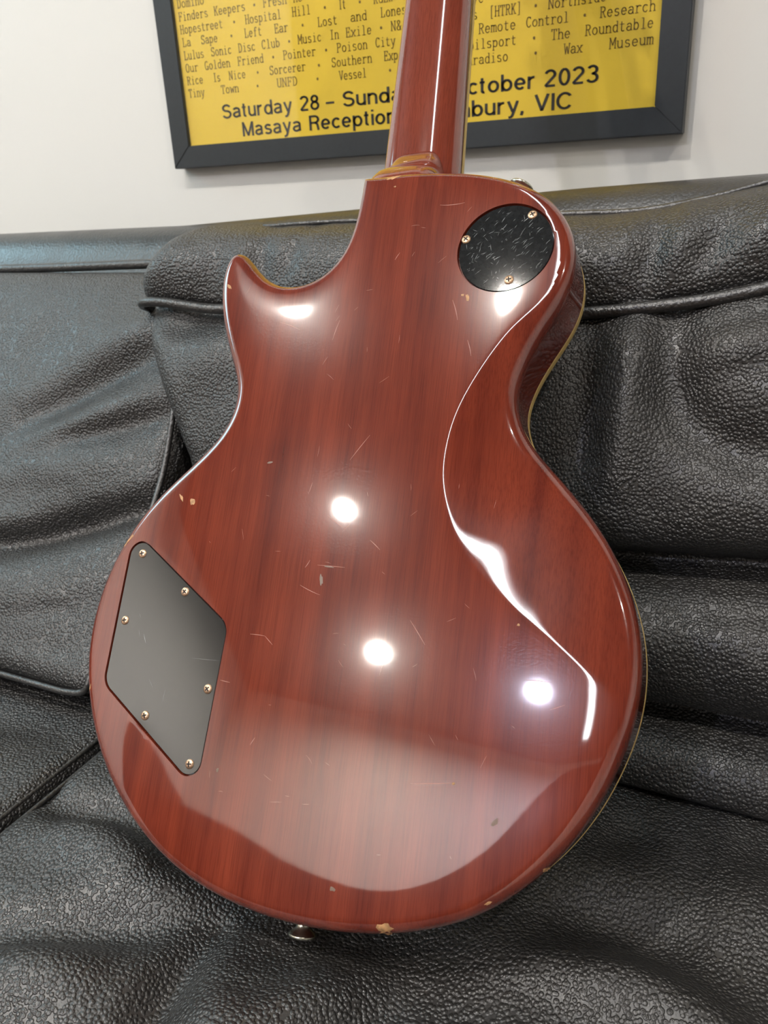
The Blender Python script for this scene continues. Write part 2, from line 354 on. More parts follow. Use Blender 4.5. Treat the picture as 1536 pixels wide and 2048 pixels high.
sub = tube('piping', [(np.interp(-z, [.1, .2, .36], [-.458, -.453, -.440]), y - .001, z) for y, z in LE] + [(-.446, .3615, -.347), (-.462, .360, -.3505), (-.50, .3595, -.351), (-.70, .3595, -.351), (-1.12, .3595, -.351)], 0.0026, M_PIPING, lc, res=260); sub.matrix_parent_inverse = Matrix()
sub = tube('seam', [(-1.14, .628, -.062), (-.9, .626, -.062), (-.7, .628, -.060), (-.6, .630, -.058), (-.5, .632, -.056)], 0.0045, M_PIPING, lc, res=120); sub.matrix_parent_inverse = Matrix()

# main back cushion: lower panel
def liftR(X, Z):
    s = np.clip((X + .13) / .2, 0, 1); s = s * s * (3 - 2 * s)
    return .028 * s * np.clip((Z + .36) / .25, 0, 1)
RC = [(.62, -.06), (.585, -.066), (.556, -.082), (.530, -.108), (.509, -.15), (.496, -.195), (.494, -.225), (.524, -.246), (.488, -.256), (.466, -.272), (.459, -.298), (.466, -.320), (.486, -.333), (.452, -.342), (.440, -.358), (.446, -.374), (.50, -.38), (.60, -.38), (.64, -.34), (.64, -.2), (.64, -.1)]
def xlR(z): return np.interp(-z, [.05, .08, .11, .157, .20, .26, .36, .4], [-.498, -.505, -.490, -.462, -.438, -.425, -.41, -.41])
def dR(X, Y, Z):
    f = folds(X, Z, [([(-.108, -.10), (-.104, -.14), (-.10, -.18)], .014, -.006), ([(-.080, -.085), (-.082, -.132), (-.085, -.20)], .018, .009),
                     ([(-.058, -.078), (-.056, -.115), (-.036, -.145), (.01, -.165)], .016, -.007), ([(-.02, -.085), (-.012, -.11)], .03, .006),
                     ([(-.02, -.137), (.004, -.150), (.08, -.16)], .018, -.005), ([(-.05, -.19), (.01, -.188), (.2, -.18)], .028, .007),
                     ([(-.49, -.088), (-.46, -.095), (-.40, -.088)], .012, -.006), ([(-.44, -.13), (-.36, -.11)], .02, .004), ([(-.05, -.262), (.02, -.252), (.2, -.245)], .004, -.0022),
                     ([(-.3, -.12), (-.3, -.2)], .04, .006)])
    f = f * 1.5; return f + smoothnoise(X, Z, 7, 9, 10, 11) * .005 + smoothnoise(X, Z, 10, 60, 10, 12) * .001 * (Z < -.2)
rc = loft('back_cushion', RC, xlR, 0.74, 330, 330, M_LEATHER, sofa, 0.03, dR, liftR); to_sofa(rc)
# headrest roll above it
def xlH(z): return np.interp(-z, [.015, .03, .06, .085, .12], [-.478, -.490, -.507, -.512, -.50])
HR = [(.556, -.083), (.5515, -.066), (.556, -.047), (.570, -.032), (.592, -.0255), (.615, -.0235), (.640, -.028), (.655, -.05), (.65, -.09), (.62, -.105), (.58, -.097)]
def dH(X, Y, Z):
    f = folds(X, Z, [([(-.072, -.028), (-.082, -.066)], .012, -.005), ([(-.062, -.02), (-.066, -.055)], .010, .003), ([(-.034, -.03), (-.052, -.055)], .009, -.004), ([(-.005, -.02), (-.02, -.05)], .012, .003),
                     ([(-.384, -.03), (-.372, -.07)], .013, -.006), ([(-.345, -.03), (-.36, -.068)], .010, -.004), ([(-.45, -.03), (-.49, -.07)], .02, .004), ([(-.41, -.04), (-.43, -.08)], .015, -.003), ([(-.25, -.04), (-.2, -.05)], .03, .003)])
    f = f * 1.5; return f + smoothnoise(X, Z, 9, 14, 10, 21) * .004
hr = loft('headrest', HR, xlH, 0.745, 300, 150, M_LEATHER, rc, 0.028, dH, lambda X, Z: liftR(X, Z) * .9); hr.matrix_parent_inverse = Matrix()
def pz(x): return -.0845 + float(liftR(np.array([x]), np.array([-.084]))[0])
pts = [(-.490, .60, -.100), (-.506, .578, -.093), (-.507, .560, -.086), (-.495, .550, -.0815), (-.47, .5475, -.081)] + [(x, .5465 + .001 * math.sin(31 * x), pz(x) + .0012 * math.sin(47 * x)) for x in np.linspace(-.42, .70, 24)]
sub = tube('piping', pts, [.0015, .0034] + [.0042] * 30, M_PIPING, rc, n=10, res=400); sub.matrix_parent_inverse = Matrix()
pts = [(x, .603 + .002 * math.sin(23 * x), -.0240 + .9 * float(liftR(np.array([x]), np.array([-.03]))[0]) + .0012 * math.sin(37 * x + 1)) for x in np.linspace(-.40, .70, 26)]
sub = tube('seam', pts, 0.0022, M_PIPING, rc, n=8, res=300); sub.matrix_parent_inverse = Matrix()

# seats
SC = [(.50, -.392), (.47, -.378), (.42, -.3725), (.32, -.371), (.20, -.369), (.05, -.368), (-.07, -.374), (-.125, -.398), (-.135, -.45), (-.125, -.53), (-.08, -.55), (.25, -.55), (.46, -.55), (.50, -.50), (.505, -.44)]
def dS(X, Y, Z):
    f = folds(X, Y, [([(-.41, .285), (-.388, .281), (-.344, .292), (-.279, .280)], .014, -.008), ([(-.38, .262), (-.332, .262), (-.29, .252)], .022, .008),
                     ([(-.39, .185), (-.342, .196), (-.284, .224), (-.233, .262)], .016, -.007), ([(-.34, .165), (-.297, .180), (-.262, .188)], .024, .009),
                     ([(-.24, .245), (-.239, .210), (-.234, .165)], .012, -.007), ([(-.205, .215), (-.20, .17)], .018, .006),
                     ([(-.154, .246), (-.176, .205), (-.19, .16)], .018, .007), ([(-.125, .25), (-.145, .20)], .012, -.004), ([(-.10, .24), (-.09, .20)], .02, -.006),
                     ([(-.09, .285), (-.05, .290), (-.01, .292), (.05, .27)], .018, .008), ([(-.075, .33), (-.04, .335), (.01, .325)], .020, -.006), ([(-.03, .245), (.03, .24)], .02, -.004),
                     ([(.0, .37), (.06, .37)], .03, .005), ([(-.06, .39), (-.03, .41)], .02, -.004),
                     ([(-.27, .285), (-.18, .275), (-.11, .285)], .035, -.006)])
    f = f * 1.7; return f + smoothnoise(X, Y, 7, 7, 10, 31) * .005
sc = loft('seat_cushion', SC, -0.415, 0.74, 330, 330, M_LEATHER, sofa, 0.014, dS, ddir=(0, 0, 1)); to_sofa(sc)
def dS2(X, Y, Z): return smoothnoise(X, Y, 6, 6, 10, 41) * .004 + folds(X, Y, [([(-.45, .3), (-.6, .26)], .03, .005), ([(-.44, .34), (-.6, .32)], .02, -.005)])
sl = loft('seat_cushion', SC, -1.15, -0.420, 160, 200, M_LEATHER, sofa, 0.014, dS2, ddir=(0, 0, 1)); to_sofa(sl)
for par, x in ((sl, -.4245), (sc, -.4105)):
    sub = tube('piping', [(x, y, z) for y, z in ((.46, -.380), (.40, -.3765), (.30, -.3755), (.20, -.3740), (.05, -.3725), (-.06, -.378), (-.12, -.40), (-.133, -.45))], 0.0018, M_PIPING, par, res=120); sub.matrix_parent_inverse = Matrix()
o = bevel_box('base', (-1.2, 0.8, -0.09, 0.80, -0.70, -0.55), M_LEATHER_SMOOTH, sofa, 0.015); to_sofa(o)
for x0, x1 in ((-1.40, -1.16), (0.75, 0.99)):
    AP = [(.78, -.25), (.70, -.17), (.40, -.165), (.0, -.165), (-.10, -.18), (-.14, -.25), (-.14, -.5), (-.12, -.70), (.3, -.71), (.78, -.70), (.80, -.5)]
    o = loft('arm', AP, x0, x1, 24, 90, M_LEATHER, sofa, 0.06, lambda X, Y, Z: smoothnoise(X, Y, 5, 5, 6, 51) * .004); to_sofa(o)
for x in (-1.3, 0.9):
    for y in (-0.05, 0.70):
        v, f = lathe([(0.018, -0.80), (0.022, -0.70)], 16, (x, y, 0)); o = mesh_obj('foot', v, f, M_STEEL, sofa, smooth=True, sharp=30); to_sofa(o)
for o in list(sofa.children):
    for c in o.children: c.matrix_parent_inverse = Matrix()

# ---------------------------------------------------------------- framed poster on the back wall
PY = 0.938
fx0, fx1, fz0, fz1 = -0.7525, -0.1095, 0.037, 0.930
ix0, ix1, iz0, iz1 = -0.7245, -0.1380, 0.0635, 0.9035
pst = empty('framed_poster', loc=((fx0 + fx1) / 2, YB, fz0 + H)); tag(pst, 'yellow event poster in a black frame hanging on the white wall', 'poster')
PO = Matrix.Translation((-(fx0 + fx1) / 2, -YB, -(fz0 + H)))
def on_poster(o, lvl=1):
    o.matrix_parent_inverse = PO if lvl == 1 else Matrix(); return o
def bar(a, b, c, d):                        # mitred bar: outer a,b -> inner c,d  (x,z), front and back
    yf, yb = PY - 0.005, YB
    v = [(p[0], y, p[1]) for y in (yf, yb) for p in (a, b, d, c)]
    f = [(0, 1, 2, 3), (7, 6, 5, 4), (0, 4, 5, 1), (1, 5, 6, 2), (2, 6, 7, 3), (3, 7, 4, 0)]
    o = mesh_obj('frame_bar', v, f, M_FRAME, pst); fix_normals(o)
    import bmesh
    bm = bmesh.new(); bm.from_mesh(o.data); bmesh.ops.bevel(bm, geom=list(bm.edges), offset=0.0008, segments=2, affect='EDGES'); bm.to_mesh(o.data); bm.free()
    return on_poster(o)
oc = [(fx0, fz0), (fx1, fz0), (fx1, fz1), (fx0, fz1)]; ic = [(ix0, iz0), (ix1, iz0), (ix1, iz1), (ix0, iz1)]
for i in range(4): bar(oc[i], oc[(i + 1) % 4], ic[i], ic[(i + 1) % 4])
v, f = box(ix0 - .006, ix1 + .006, PY, PY + .003, iz0 - .006, iz1 + .006); sheet = on_poster(mesh_obj('printed_sheet', v, f, M_YELLOW, pst)); fix_normals(sheet)
v, f = box(ix0 - .004, ix1 + .004, PY - .0032, PY - .0017, iz0 - .004, iz1 + .004); g = on_poster(mesh_obj('glass_pane', v, f, M_PGLASS, pst)); fix_normals(g)

# narrow slab-serif typewriter lettering, drawn as strokes on a 6 x 9 cell
def arc(cx, cy, rx, ry, a0, a1, n=9):
    return [(cx + rx * math.cos(math.radians(a0 + (a1 - a0) * i / n)), cy + ry * math.sin(math.radians(a0 + (a1 - a0) * i / n))) for i in range(n + 1)]
O_ = arc(3, 3, 2.2, 3, 90, 450, 16); OC = arc(3, 4.5, 2.3, 4.5, 90, 450, 18)
def sf(x, y, h=.9): return [(x - h, y), (x + h, y)]
G = {
 'o': [O_], 'a': [arc(3, 4.2, 1.9, 1.8, 160, 0) + [(4.9, 0.6), (5.6, 0)], arc(2.8, 1.7, 2.0, 1.7, 60, 320, 12) + [(4.9, 1.5)]],
 'b': [[(0.2, 9), (1.1, 9), (1.1, 0)], arc(3, 3, 2.0, 3, 150, -150, 12)], 'c': [arc(3.1, 3, 2.2, 3, 40, 320, 12)],
 'd': [[(3.9, 9), (4.9, 9), (4.9, 0), (5.7, 0)], arc(3, 3, 2.1, 3, 30, 330, 12)], 'e': [[(0.9, 3.1), (5.1, 3.1)] + arc(3, 3, 2.1, 3, 0, 320, 14)],
 'f': [arc(4, 7.6, 1.3, 1.4, 30, 180) + [(2.7, 0)], [(1.2, 5.8), (4.6, 5.8)], sf(2.7, 0, 1.3)], 'g': [arc(2.9, 3.4, 2.0, 2.5, 0, 360, 14), [(4.9, 6), (4.9, -1)] + arc(3, -1, 1.9, 1.9, 0, -160)],
 'h': [[(0.2, 9), (1.1, 9), (1.1, 0)], arc(3, 3.8, 1.9, 2.1, 170, 0) + [(4.9, 0)], sf(1.1, 0), sf(4.9, 0)],
 'i': [[(1.7, 6), (3.1, 6), (3.1, 0)], sf(3.1, 0, 1.7), [(3.0, 8.1), (3.1, 8.7)]], 'l': [[(1.6, 9), (3.1, 9), (3.1, 0)], sf(3.1, 0, 1.8)],
 'm': [[(0, 6), (.7, 6), (.7, 0)], arc(1.9, 4.6, 1.2, 1.4, 170, 0, 6) + [(3.1, 0)], arc(4.2, 4.6, 1.2, 1.4, 170, 0, 6) + [(5.4, 0)], sf(.7, 0, .6), sf(3.1, 0, .5), sf(5.4, 0, .6)],
 'n': [[(.2, 6), (1.1, 6), (1.1, 0)], arc(3, 3.8, 1.9, 2.2, 170, 0) + [(4.9, 0)], sf(1.1, 0), sf(4.9, 0)],
 'p': [[(.2, 6), (1.1, 6), (1.1, -3)], arc(3, 3, 2.0, 3, 150, -150, 12), sf(1.1, -3, 1)], 'r': [[(.7, 6), (1.9, 6), (1.9, 0)], arc(4, 4, 2.0, 2, 170, 40), sf(1.9, 0, 1.3)],
 's': [arc(3, 4.5, 1.7, 1.5, 30, 250, 8) + arc(3, 1.5, 1.9, 1.5, 70, -150, 9)], 't': [[(2.4, 8), (2.4, 1.5)] + arc(3.7, 1.4, 1.3, 1.4, 180, 320, 6), [(.9, 6), (4.7, 6)]],
 'u': [[(.2, 6), (1.1, 6), (1.1, 2)] + arc(3, 2.2, 1.9, 2.2, 180, 340, 8), [(4, 6), (4.9, 6), (4.9, 0), (5.7, 0)]], 'v': [[(.8, 6), (3, 0), (5.2, 6)], sf(.8, 6), sf(5.2, 6)],
 'w': [[(.4, 6), (1.7, 0), (3, 5), (4.3, 0), (5.6, 6)], sf(.4, 6, .7), sf(5.6, 6, .7)], 'x': [[(.9, 6), (5.1, 0)], [(5.1, 6), (.9, 0)], sf(.9, 6), sf(5.1, 6), sf(.9, 0), sf(5.1, 0)],
 'y': [[(.8, 6), (3.1, 0)], [(5.2, 6), (2.6, -2.2), (1.4, -3), (.8, -2.8)], sf(.8, 6), sf(5.2, 6)],
 'C': [arc(3.2, 4.5, 2.4, 4.5, 45, 320, 14), [(4.9, 7.2), (4.9, 8.8)]], 'D': [[(1.2, 0), (1.2, 9)], [(.4, 9), (2.4, 9)] + arc(2.4, 4.5, 2.8, 4.5, 90, -90, 12) + [(.4, 0)]],
 'E': [[(1.2, 0), (1.2, 9)], [(.4, 9), (5.1, 9), (5.1, 7.3)], [(.4, 0), (5.3, 0), (5.3, 1.8)], [(1.2, 4.7), (3.8, 4.7)], [(3.8, 3.8), (3.8, 5.6)]],
 'F': [[(1.4, 0), (1.4, 9)], [(.5, 9), (5.3, 9), (5.3, 7.2)], [(1.4, 4.7), (4, 4.7)], [(4, 3.8), (4, 5.6)], sf(1.4, 0, 1.1)],
 'G': [arc(3.1, 4.5, 2.4, 4.5, 45, 340, 14), [(5.2, 0), (5.2, 3.6), (3.5, 3.6)]], 'H': [[(1, 0), (1, 9)], [(5, 0), (5, 9)], [(1, 4.7), (5, 4.7)], sf(1, 0), sf(5, 0), sf(1, 9), sf(5, 9)],
 'I': [[(3, 0), (3, 9)], sf(3, 0, 1.6), sf(3, 9, 1.6)], 'J': [[(2.6, 9), (5.4, 9)], [(4.2, 9), (4.2, 2)] + arc(2.5, 2, 1.7, 2, 0, -170)], 'K': [[(1.2, 0), (1.2, 9)], [(4.9, 9), (1.2, 3.6)], [(2.5, 5.4), (5.1, 0)], sf(1.2, 0), sf(1.2, 9), sf(4.9, 9), sf(5.1, 0)],
 'L': [[(1.5, 0), (1.5, 9)], sf(1.5, 9, 1.1), [(.5, 0), (5.2, 0), (5.2, 2.2)]], 'M': [[(.7, 0), (.7, 9), (3, 3), (5.3, 9), (5.3, 0)], sf(.7, 0, .7), sf(5.3, 0, .7), sf(.5, 9, .5), sf(5.5, 9, .5)],
 'N': [[(1, 0), (1, 9), (5, 0), (5, 9)], sf(1, 0), sf(5, 9), sf(.8, 9, .6)], 'O': [OC], 'P': [[(1.3, 0), (1.3, 9)], [(.4, 9), (3, 9)] + arc(3, 6.8, 2.2, 2.2, 90, -90, 8) + [(1.3, 4.6)], sf(1.3, 0, 1.1)],
 'R': [[(1.2, 0), (1.2, 9)], [(.4, 9), (2.8, 9)] + arc(2.8, 6.9, 2.1, 2.1, 90, -90, 8) + [(1.2, 4.8)], [(3, 4.8), (5, 0), (5.8, 0)], sf(1.2, 0)],
 'S': [arc(3, 6.8, 2.0, 2.2, 30, 250, 8) + arc(3, 2.3, 2.2, 2.3, 70, -150, 9), [(4.9, 7.2), (4.9, 8.8)], [(1, 0.2), (1, 1.8)]], 'T': [[(3, 0), (3, 9)], [(.6, 7.2), (.6, 9), (5.4, 9), (5.4, 7.2)], sf(3, 0, 1.2)],
 'U': [[(1, 9), (1, 2.4)] + arc(3, 2.4, 2, 2.4, 180, 360, 10) + [(5, 9)], sf(1, 9), sf(5, 9)], 'V': [[(.8, 9), (3, 0), (5.2, 9)], sf(.8, 9), sf(5.2, 9)], 'W': [[(.4, 9), (1.6, 0), (3, 6.5), (4.4, 0), (5.6, 9)], sf(.4, 9, .7), sf(5.6, 9, .7)],
 '&': [[(5.4, 0), (1.6, 6.5)] + arc(2.8, 7.4, 1.4, 1.5, 200, -20, 8) + [(1.2, 3)] + arc(2.6, 2, 1.9, 2, 150, 340, 8) + [(5.2, 4)]], '[': [[(4.4, 9.8), (2.6, 9.8), (2.6, -1.6), (4.4, -1.6)]], ']': [[(1.6, 9.8), (3.4, 9.8), (3.4, -1.6), (1.6, -1.6)]]}
def stroke_text(words, sw=0.00075):
    V, F = [], []
    for tx, x0, x1, z in words:
        k = len(tx); adv = (x1 - x0) / (k * 6.6 - 0.6) * 6.6; sx = adv / 6.6
        for i, ch in enumerate(tx):
            for pl in G[ch]:
                for p, q in zip(pl[:-1], pl[1:]):
                    a = np.array([x0 + i * adv + p[0] * sx, z + p[1] * 1.02]); b = np.array([x0 + i * adv + q[0] * sx, z + q[1] * 1.02])
                    d = b - a; n_ = np.linalg.norm(d)
                    if n_ < 1e-6: continue
                    d /= n_; s = np.array([-d[1], d[0]]) * sw * 500 * (0.75 + 0.45 * abs(d[1])); d = d * sw * 350
                    i0 = len(V)
                    for c in (a - d - s, b + d - s, b + d + s, a - d + s): V.append((c[0] / 1000, PY - 0.0004, c[1] / 1000))
                    F.append((i0, i0 + 1, i0 + 2, i0 + 3))
    return V, F
ROWS = {219: 'Domino,-719,-678', 205: 'Finders,-719,-674;Keepers,-665,-619;Fresh,-594,-561;Ho,-552,-540', 191: 'Hopestreet,-719,-654;Hospital,-621,-570;Hill,-555,-530;It,-493,-484;KGLW,-449,-425',
 177: 'La,-718,-705;Sape,-689,-664;Left,-624,-599;Ear,-581,-562;Lost,-522,-496;and,-479,-458;Lonesome,-441,-390;ve,-333,-320',
 162.5: 'Lulus,-718,-687;Sonic,-676,-645;Disc,-635,-610;Club,-601,-575;Music,-550,-518;In,-507,-495;Exile,-486,-453;N&J,-429,-409;s,-333,-327;[HTRK],-314,-279;Northside,-251,-192',
 148.5: 'Our,-718,-698;Golden,-688,-649;Friend,-638,-600;Pointer,-572,-527;Poison,-499,-459;City,-449,-424;Remote,-326,-285;Control,-274,-229;Research,-198,-144',
 134.3: 'Rice,-718,-693;Is,-677,-666;Nice,-653,-628;Sorcerer,-593,-542;Southern,-507,-454;Exposure,-439,-391;Spoilsport,-351,-284;The,-247,-227;Roundtable,-212,-145',
 120: 'Tiny,-718,-693;Town,-667,-640;UNFD,-584,-555;Vessel,-498,-462;Paradiso,-346,-293;Wax,-233,-214;Museum,-187,-144'}
DOTS = [(-606, 209), (-637, 195), (-511, 195), (-466, 195), (-643, 181), (-542, 181), (-562, 166.5), (-441, 167), (-264, 167), (-586, 152.5), (-513, 152.5), (-213, 152.5), (-610, 138.5), (-524, 138), (-265, 138), (-612, 124), (-527, 124), (-432, 124), (-263, 124)]
for z, st in ROWS.items():
    for q in st.split(';'):
        a, b, c = q.split(',')
        V, F = stroke_text([(a, float(b), float(c), z)]); on_poster(mesh_obj('printed_word', V, F, M_INK2, sheet), 2)
for dx, dz in DOTS:
    V = [((dx + 1.3 * math.cos(a)) / 1000, PY - 0.0004, (dz + 1.5 * math.sin(a)) / 1000) for a in np.linspace(0, 6.283, 10, endpoint=False)]
    on_poster(mesh_obj('printed_dot', V, [tuple(range(10))], M_INK2, sheet), 2)
# heavy grotesque lettering for the two large lines
def el(cx, cy, rx, ry): return arc(cx, cy, rx, ry, 90, 450, 28)
B = {
 'S': [arc(3.1, 7.3, 2.35, 2.05, 18, 270, 16) + arc(3.1, 2.95, 2.55, 2.3, 90, -162, 16)], 'a': [arc(2.6, 5.2, 1.9, 1.45, 160, 0, 12) + [(4.5, 1.3), (5.0, .6)], [(4.5, 4.1), (2.6, 3.8)] + arc(2.45, 2.2, 1.75, 1.55, 100, 335, 12)],
 't': [[(1.3, 9.2), (1.3, 1.6)] + arc(2.2, 1.55, .9, .9, 180, 290, 6), [(.1, 6.7), (2.6, 6.7)]], 'u': [[(.7, 7.3), (.7, 2.6)] + arc(2.6, 2.6, 1.9, 1.95, 180, 345, 12), [(4.5, 7.3), (4.5, 0)]],
 'r': [[(.7, 7.3), (.7, 0)], arc(2.8, 4.6, 2.05, 2.05, 170, 78, 8)], 'd': [[(4.8, 10), (4.8, 0)], el(2.7, 3.6, 2.05, 2.95)], 'b': [[(.7, 10), (.7, 0)], el(2.8, 3.6, 2.05, 2.95)], 'p': [[(.7, 7.3), (.7, -2.8)], el(2.8, 3.6, 2.05, 2.95)],
 'y': [[(.5, 7.3), (2.65, .8)], [(4.8, 7.3), (2.35, -1.5), (1.7, -2.3), (.6, -2.3)]], 'n': [[(.7, 7.3), (.7, 0)], arc(2.6, 4.7, 1.9, 1.95, 170, 0, 12) + [(4.5, 0)]], 'c': [arc(2.75, 3.6, 2.1, 2.95, 42, 318, 18)], 'o': [el(2.75, 3.6, 2.1, 2.95)],
 'e': [[(.9, 3.6), (4.75, 3.6)] + arc(2.7, 3.6, 2.05, 2.95, 0, 318, 20)], 's': [arc(2.4, 5.2, 1.65, 1.45, 22, 262, 12) + arc(2.4, 2.15, 1.8, 1.5, 82, -158, 12)], 'i': [[(.7, 7.3), (.7, 0)], [(.7, 8.8), (.7, 10)]],
 'O': [el(3.7, 5, 3.0, 4.4)], 'C': [arc(3.6, 5, 3.0, 4.4, 38, 322, 22)], 'M': [[(.7, 0), (.7, 10)], [(6.9, 0), (6.9, 10)], [(.8, 9.6), (3.8, .5), (6.8, 9.6)]], 'R': [[(.7, 0), (.7, 10)], [(.7, 9.35), (3.4, 9.35)] + arc(3.4, 7.2, 2.0, 2.15, 90, -90, 12) + [(.7, 5.05)], [(3.4, 5.05), (4.7, 4), (5.3, 0)]],
 'V': [[(.5, 10), (3.2, .5), (5.9, 10)]], 'I': [[(.7, 0), (.7, 10)]], '2': [arc(2.7, 7.2, 2.05, 2.2, 165, -32, 14) + [(.85, 1.3), (.75, .62), (4.9, .62)]], '8': [el(2.7, 7.4, 1.75, 1.95), el(2.7, 2.9, 2.1, 2.3)],
 '9': [el(2.65, 6.8, 1.95, 2.6), [(4.6, 6.8), (4.6, 4)] + arc(2.6, 3.4, 2.0, 2.8, 0, -150, 12)], '0': [el(2.7, 5, 2.0, 4.4)], '3': [arc(2.5, 7.3, 1.9, 2.1, 152, -90, 14) + arc(2.5, 2.85, 2.15, 2.3, 90, -158, 14)], '–': [[(0, 3.7), (4.8, 3.7)]], ',': [[(.7, .9), (.7, 0), (.3, -1.6)]]}
def sans(name, words, cap, mat):
    V, F = [], []; hwd = 0.66
    for tx, x0, x1, z in words:
        pos, x = [], 0
        for ch in tx: pos.append(x); x += max(p[0] for pl in B[ch] for p in pl) + 1.45
        kx = (x1 - x0) / (x - 0.75); kz = cap / 10
        for ch, ox in zip(tx, pos):
            for pl in B[ch]:
                for m_, (p, q) in enumerate(zip(pl[:-1], pl[1:])):
                    a, b = np.array(p, float), np.array(q, float); d = b - a; n_ = np.linalg.norm(d)
                    if n_ < 1e-6: continue
                    d /= n_; sd_ = np.array([-d[1], d[0]]) * hwd; i0 = len(V)
                    ea = 0.12 if m_ else 0; eb = 0.12 if m_ < len(pl) - 2 else 0
                    for c in (a - d * ea - sd_, b + d * eb - sd_, b + d * eb + sd_, a - d * ea + sd_): V.append(((x0 + (ox + c[0]) * kx) / 1000, PY - 0.0004, (z + c[1] * kz) / 1000))
                    F.append((i0, i0 + 1, i0 + 2, i0 + 3))
    return on_poster(mesh_obj(name, V, F, mat, sheet), 2)
for q in (('Saturday', -669, -565, 91.5), ('28', -554, -527, 91.5), ('–', -518, -505, 91.5), ('Sunday', -495, -402, 91.5), ('29', -393, -368, 91), ('October', -358, -262, 91), ('2023', -253, -196, 91),
          ('Masaya', -641, -554, 69.5), ('Reception,', -543, -421, 69.5), ('Sunbury,', -380, -275, 69), ('VIC', -263, -223, 68.5)):
    sans('printed_word', [q], 16.3, M_INK)

# ---------------------------------------------------------------- guitar (own space: x right, y along the neck, z out of the back; metres)
gr = Vector((0.99467244, 0.07365827, 0.07211937)); gu = Vector((-0.10160385, 0.58229368, 0.80660444)); go = Vector((0.01741844, -0.80963481, 0.58667544))
GM = Matrix(((gr.x, gu.x, go.x, -0.18660), (gr.y, gu.y, go.y, 0.24011), (gr.z, gu.z, go.z, -0.34430 + H), (0, 0, 0, 1)))
guitar = empty('electric_guitar', GM); tag(guitar, 'cherry red single-cutaway electric guitar leaning back-side-out on the black sofa', 'guitar')
LOCAL.add(guitar.name)
def gpart(*a, **k):
    o = mesh_obj(*a, **k); LOCAL.add(o.name); return o
OUT = [[-19.4, 438.4], [-19.8, 428.3], [-20.3, 412.2], [-22.6, 396.5], [-26.7, 384.7], [-34.0, 374.9], [-43.5, 368.5], [-55.5, 365.4], [-68.5, 366.9], [-78.6, 372.1], [-87.5, 380.1], [-94.9, 388.9], [-99.5, 393.5], [-105.0, 395.9], [-110.1, 393.5], [-113.4, 386.4], [-114.4, 375.4], [-113.0, 362.4], [-109.7, 349.5], [-104.2, 334.8], [-97.9, 320.4], [-91.4, 308.0], [-87.6, 297.7], [-86.8, 287.6], [-88.6, 276.4], [-93.4, 266.0], [-101.4, 256.2], [-110.9, 246.3], [-121.7, 236.0], [-132.6, 224.8], [-142.4, 212.4], [-150.6, 198.5], [-157.3, 183.1], [-162.0, 167.0], [-164.6, 150.8], [-165.0, 135.1], [-163.4, 119.8], [-159.6, 104.5], [-153.6, 89.2], [-145.8, 74.6], [-136.3, 60.6], [-124.6, 47.0], [-110.5, 34.2], [-94.0, 22.9], [-76.9, 14.1], [-59.2, 7.8], [-40.9, 3.4], [-22.1, 1.0], [-4.2, 0.0], [14.2, 0.5], [31.9, 2.2], [47.6, 5.0], [62.7, 8.9], [77.3, 13.9], [91.4, 20.4], [103.9, 28.3], [116.0, 38.3], [126.7, 49.1], [136.2, 60.7], [144.4, 73.3], [151.4, 87.0], [157.3, 101.4], [161.5, 115.0], [163.8, 126.9], [164.9, 139.6], [164.6, 152.2], [162.9, 164.0], [159.9, 175.8], [155.6, 187.7], [150.0, 199.8], [142.0, 213.3], [132.5, 226.2], [121.5, 239.1], [111.2, 250.1], [102.0, 259.8], [95.8, 269.0], [91.5, 281.0], [91.0, 289.5], [92.5, 299.5], [97.2, 311.8], [103.4, 323.3], [110.0, 334.9], [115.3, 345.2], [118.5, 357.0], [119.4, 367.6], [118.1, 378.6], [115.2, 388.4], [110.2, 398.6], [102.4, 408.5], [91.6, 417.4], [77.9, 425.0], [62.3, 430.5], [46.4, 434.4], [30.1, 437.0], [13.6, 438.5], [-3.3, 438.9]]
def gen_outline(n):
    # smooth the traced points a little, keep the heel corner crisp
    P = np.array(OUT, float)
    Q = P.copy(); Q[2:-2] = P[2:-2] * 0.5 + 0.25 * (P[1:-3] + P[3:-1])
    Q = np.vstack([[[-17.2, 439.4]], Q])
    return catmull(Q, n, closed=True)
OL = gen_outline(760)
def fillet_poly(C, R, n=9):
    out = []; k = len(C)
    for i in range(k):
        p, a, b = np.array(C[i], float), np.array(C[i - 1], float), np.array(C[(i + 1) % k], float)
        u = (a - p) / np.linalg.norm(a - p); v = (b - p) / np.linalg.norm(b - p)
        th = math.acos(u @ v) / 2; r = R[i]; dist = r / math.tan(th); c = p + (u + v) / np.linalg.norm(u + v) * r / math.sin(th)
        s, e = p + u * dist - c, p + v * dist - c
        a0 = math.atan2(s[1], s[0]); a1 = math.atan2(e[1], e[0]); da = (a1 - a0 + math.pi) % (2 * math.pi) - math.pi
        for j in range(n + 1): out.append(c + r * np.array([math.cos(a0 + da * j / n), math.sin(a0 + da * j / n)]))
    return np.array(out)
def offset(P, d):                           # inward for clockwise or counter-clockwise loops
    area = 0.5 * np.sum(P[:, 0] * np.roll(P[:, 1], -1) - np.roll(P[:, 0], -1) * P[:, 1])
    T = np.roll(P, -1, 0) - np.roll(P, 1, 0); T /= np.linalg.norm(T, axis=1)[:, None]
    nn = np.c_[-T[:, 1], T[:, 0]] * np.sign(area); return P + nn * d
def inside(pts, poly):
    x, y = pts[:, 0], pts[:, 1]; c = np.zeros(len(pts), bool)
    x1, y1 = poly[:, 0], poly[:, 1]; x2, y2 = np.roll(x1, -1), np.roll(y1, -1)
    for a, b, p, q in zip(x1, y1, x2, y2):
        if b == q: continue
        m = ((b > y) != (q > y)) & (x < (p - a) * (y - b) / (q - b) + a); c ^= m
    return c
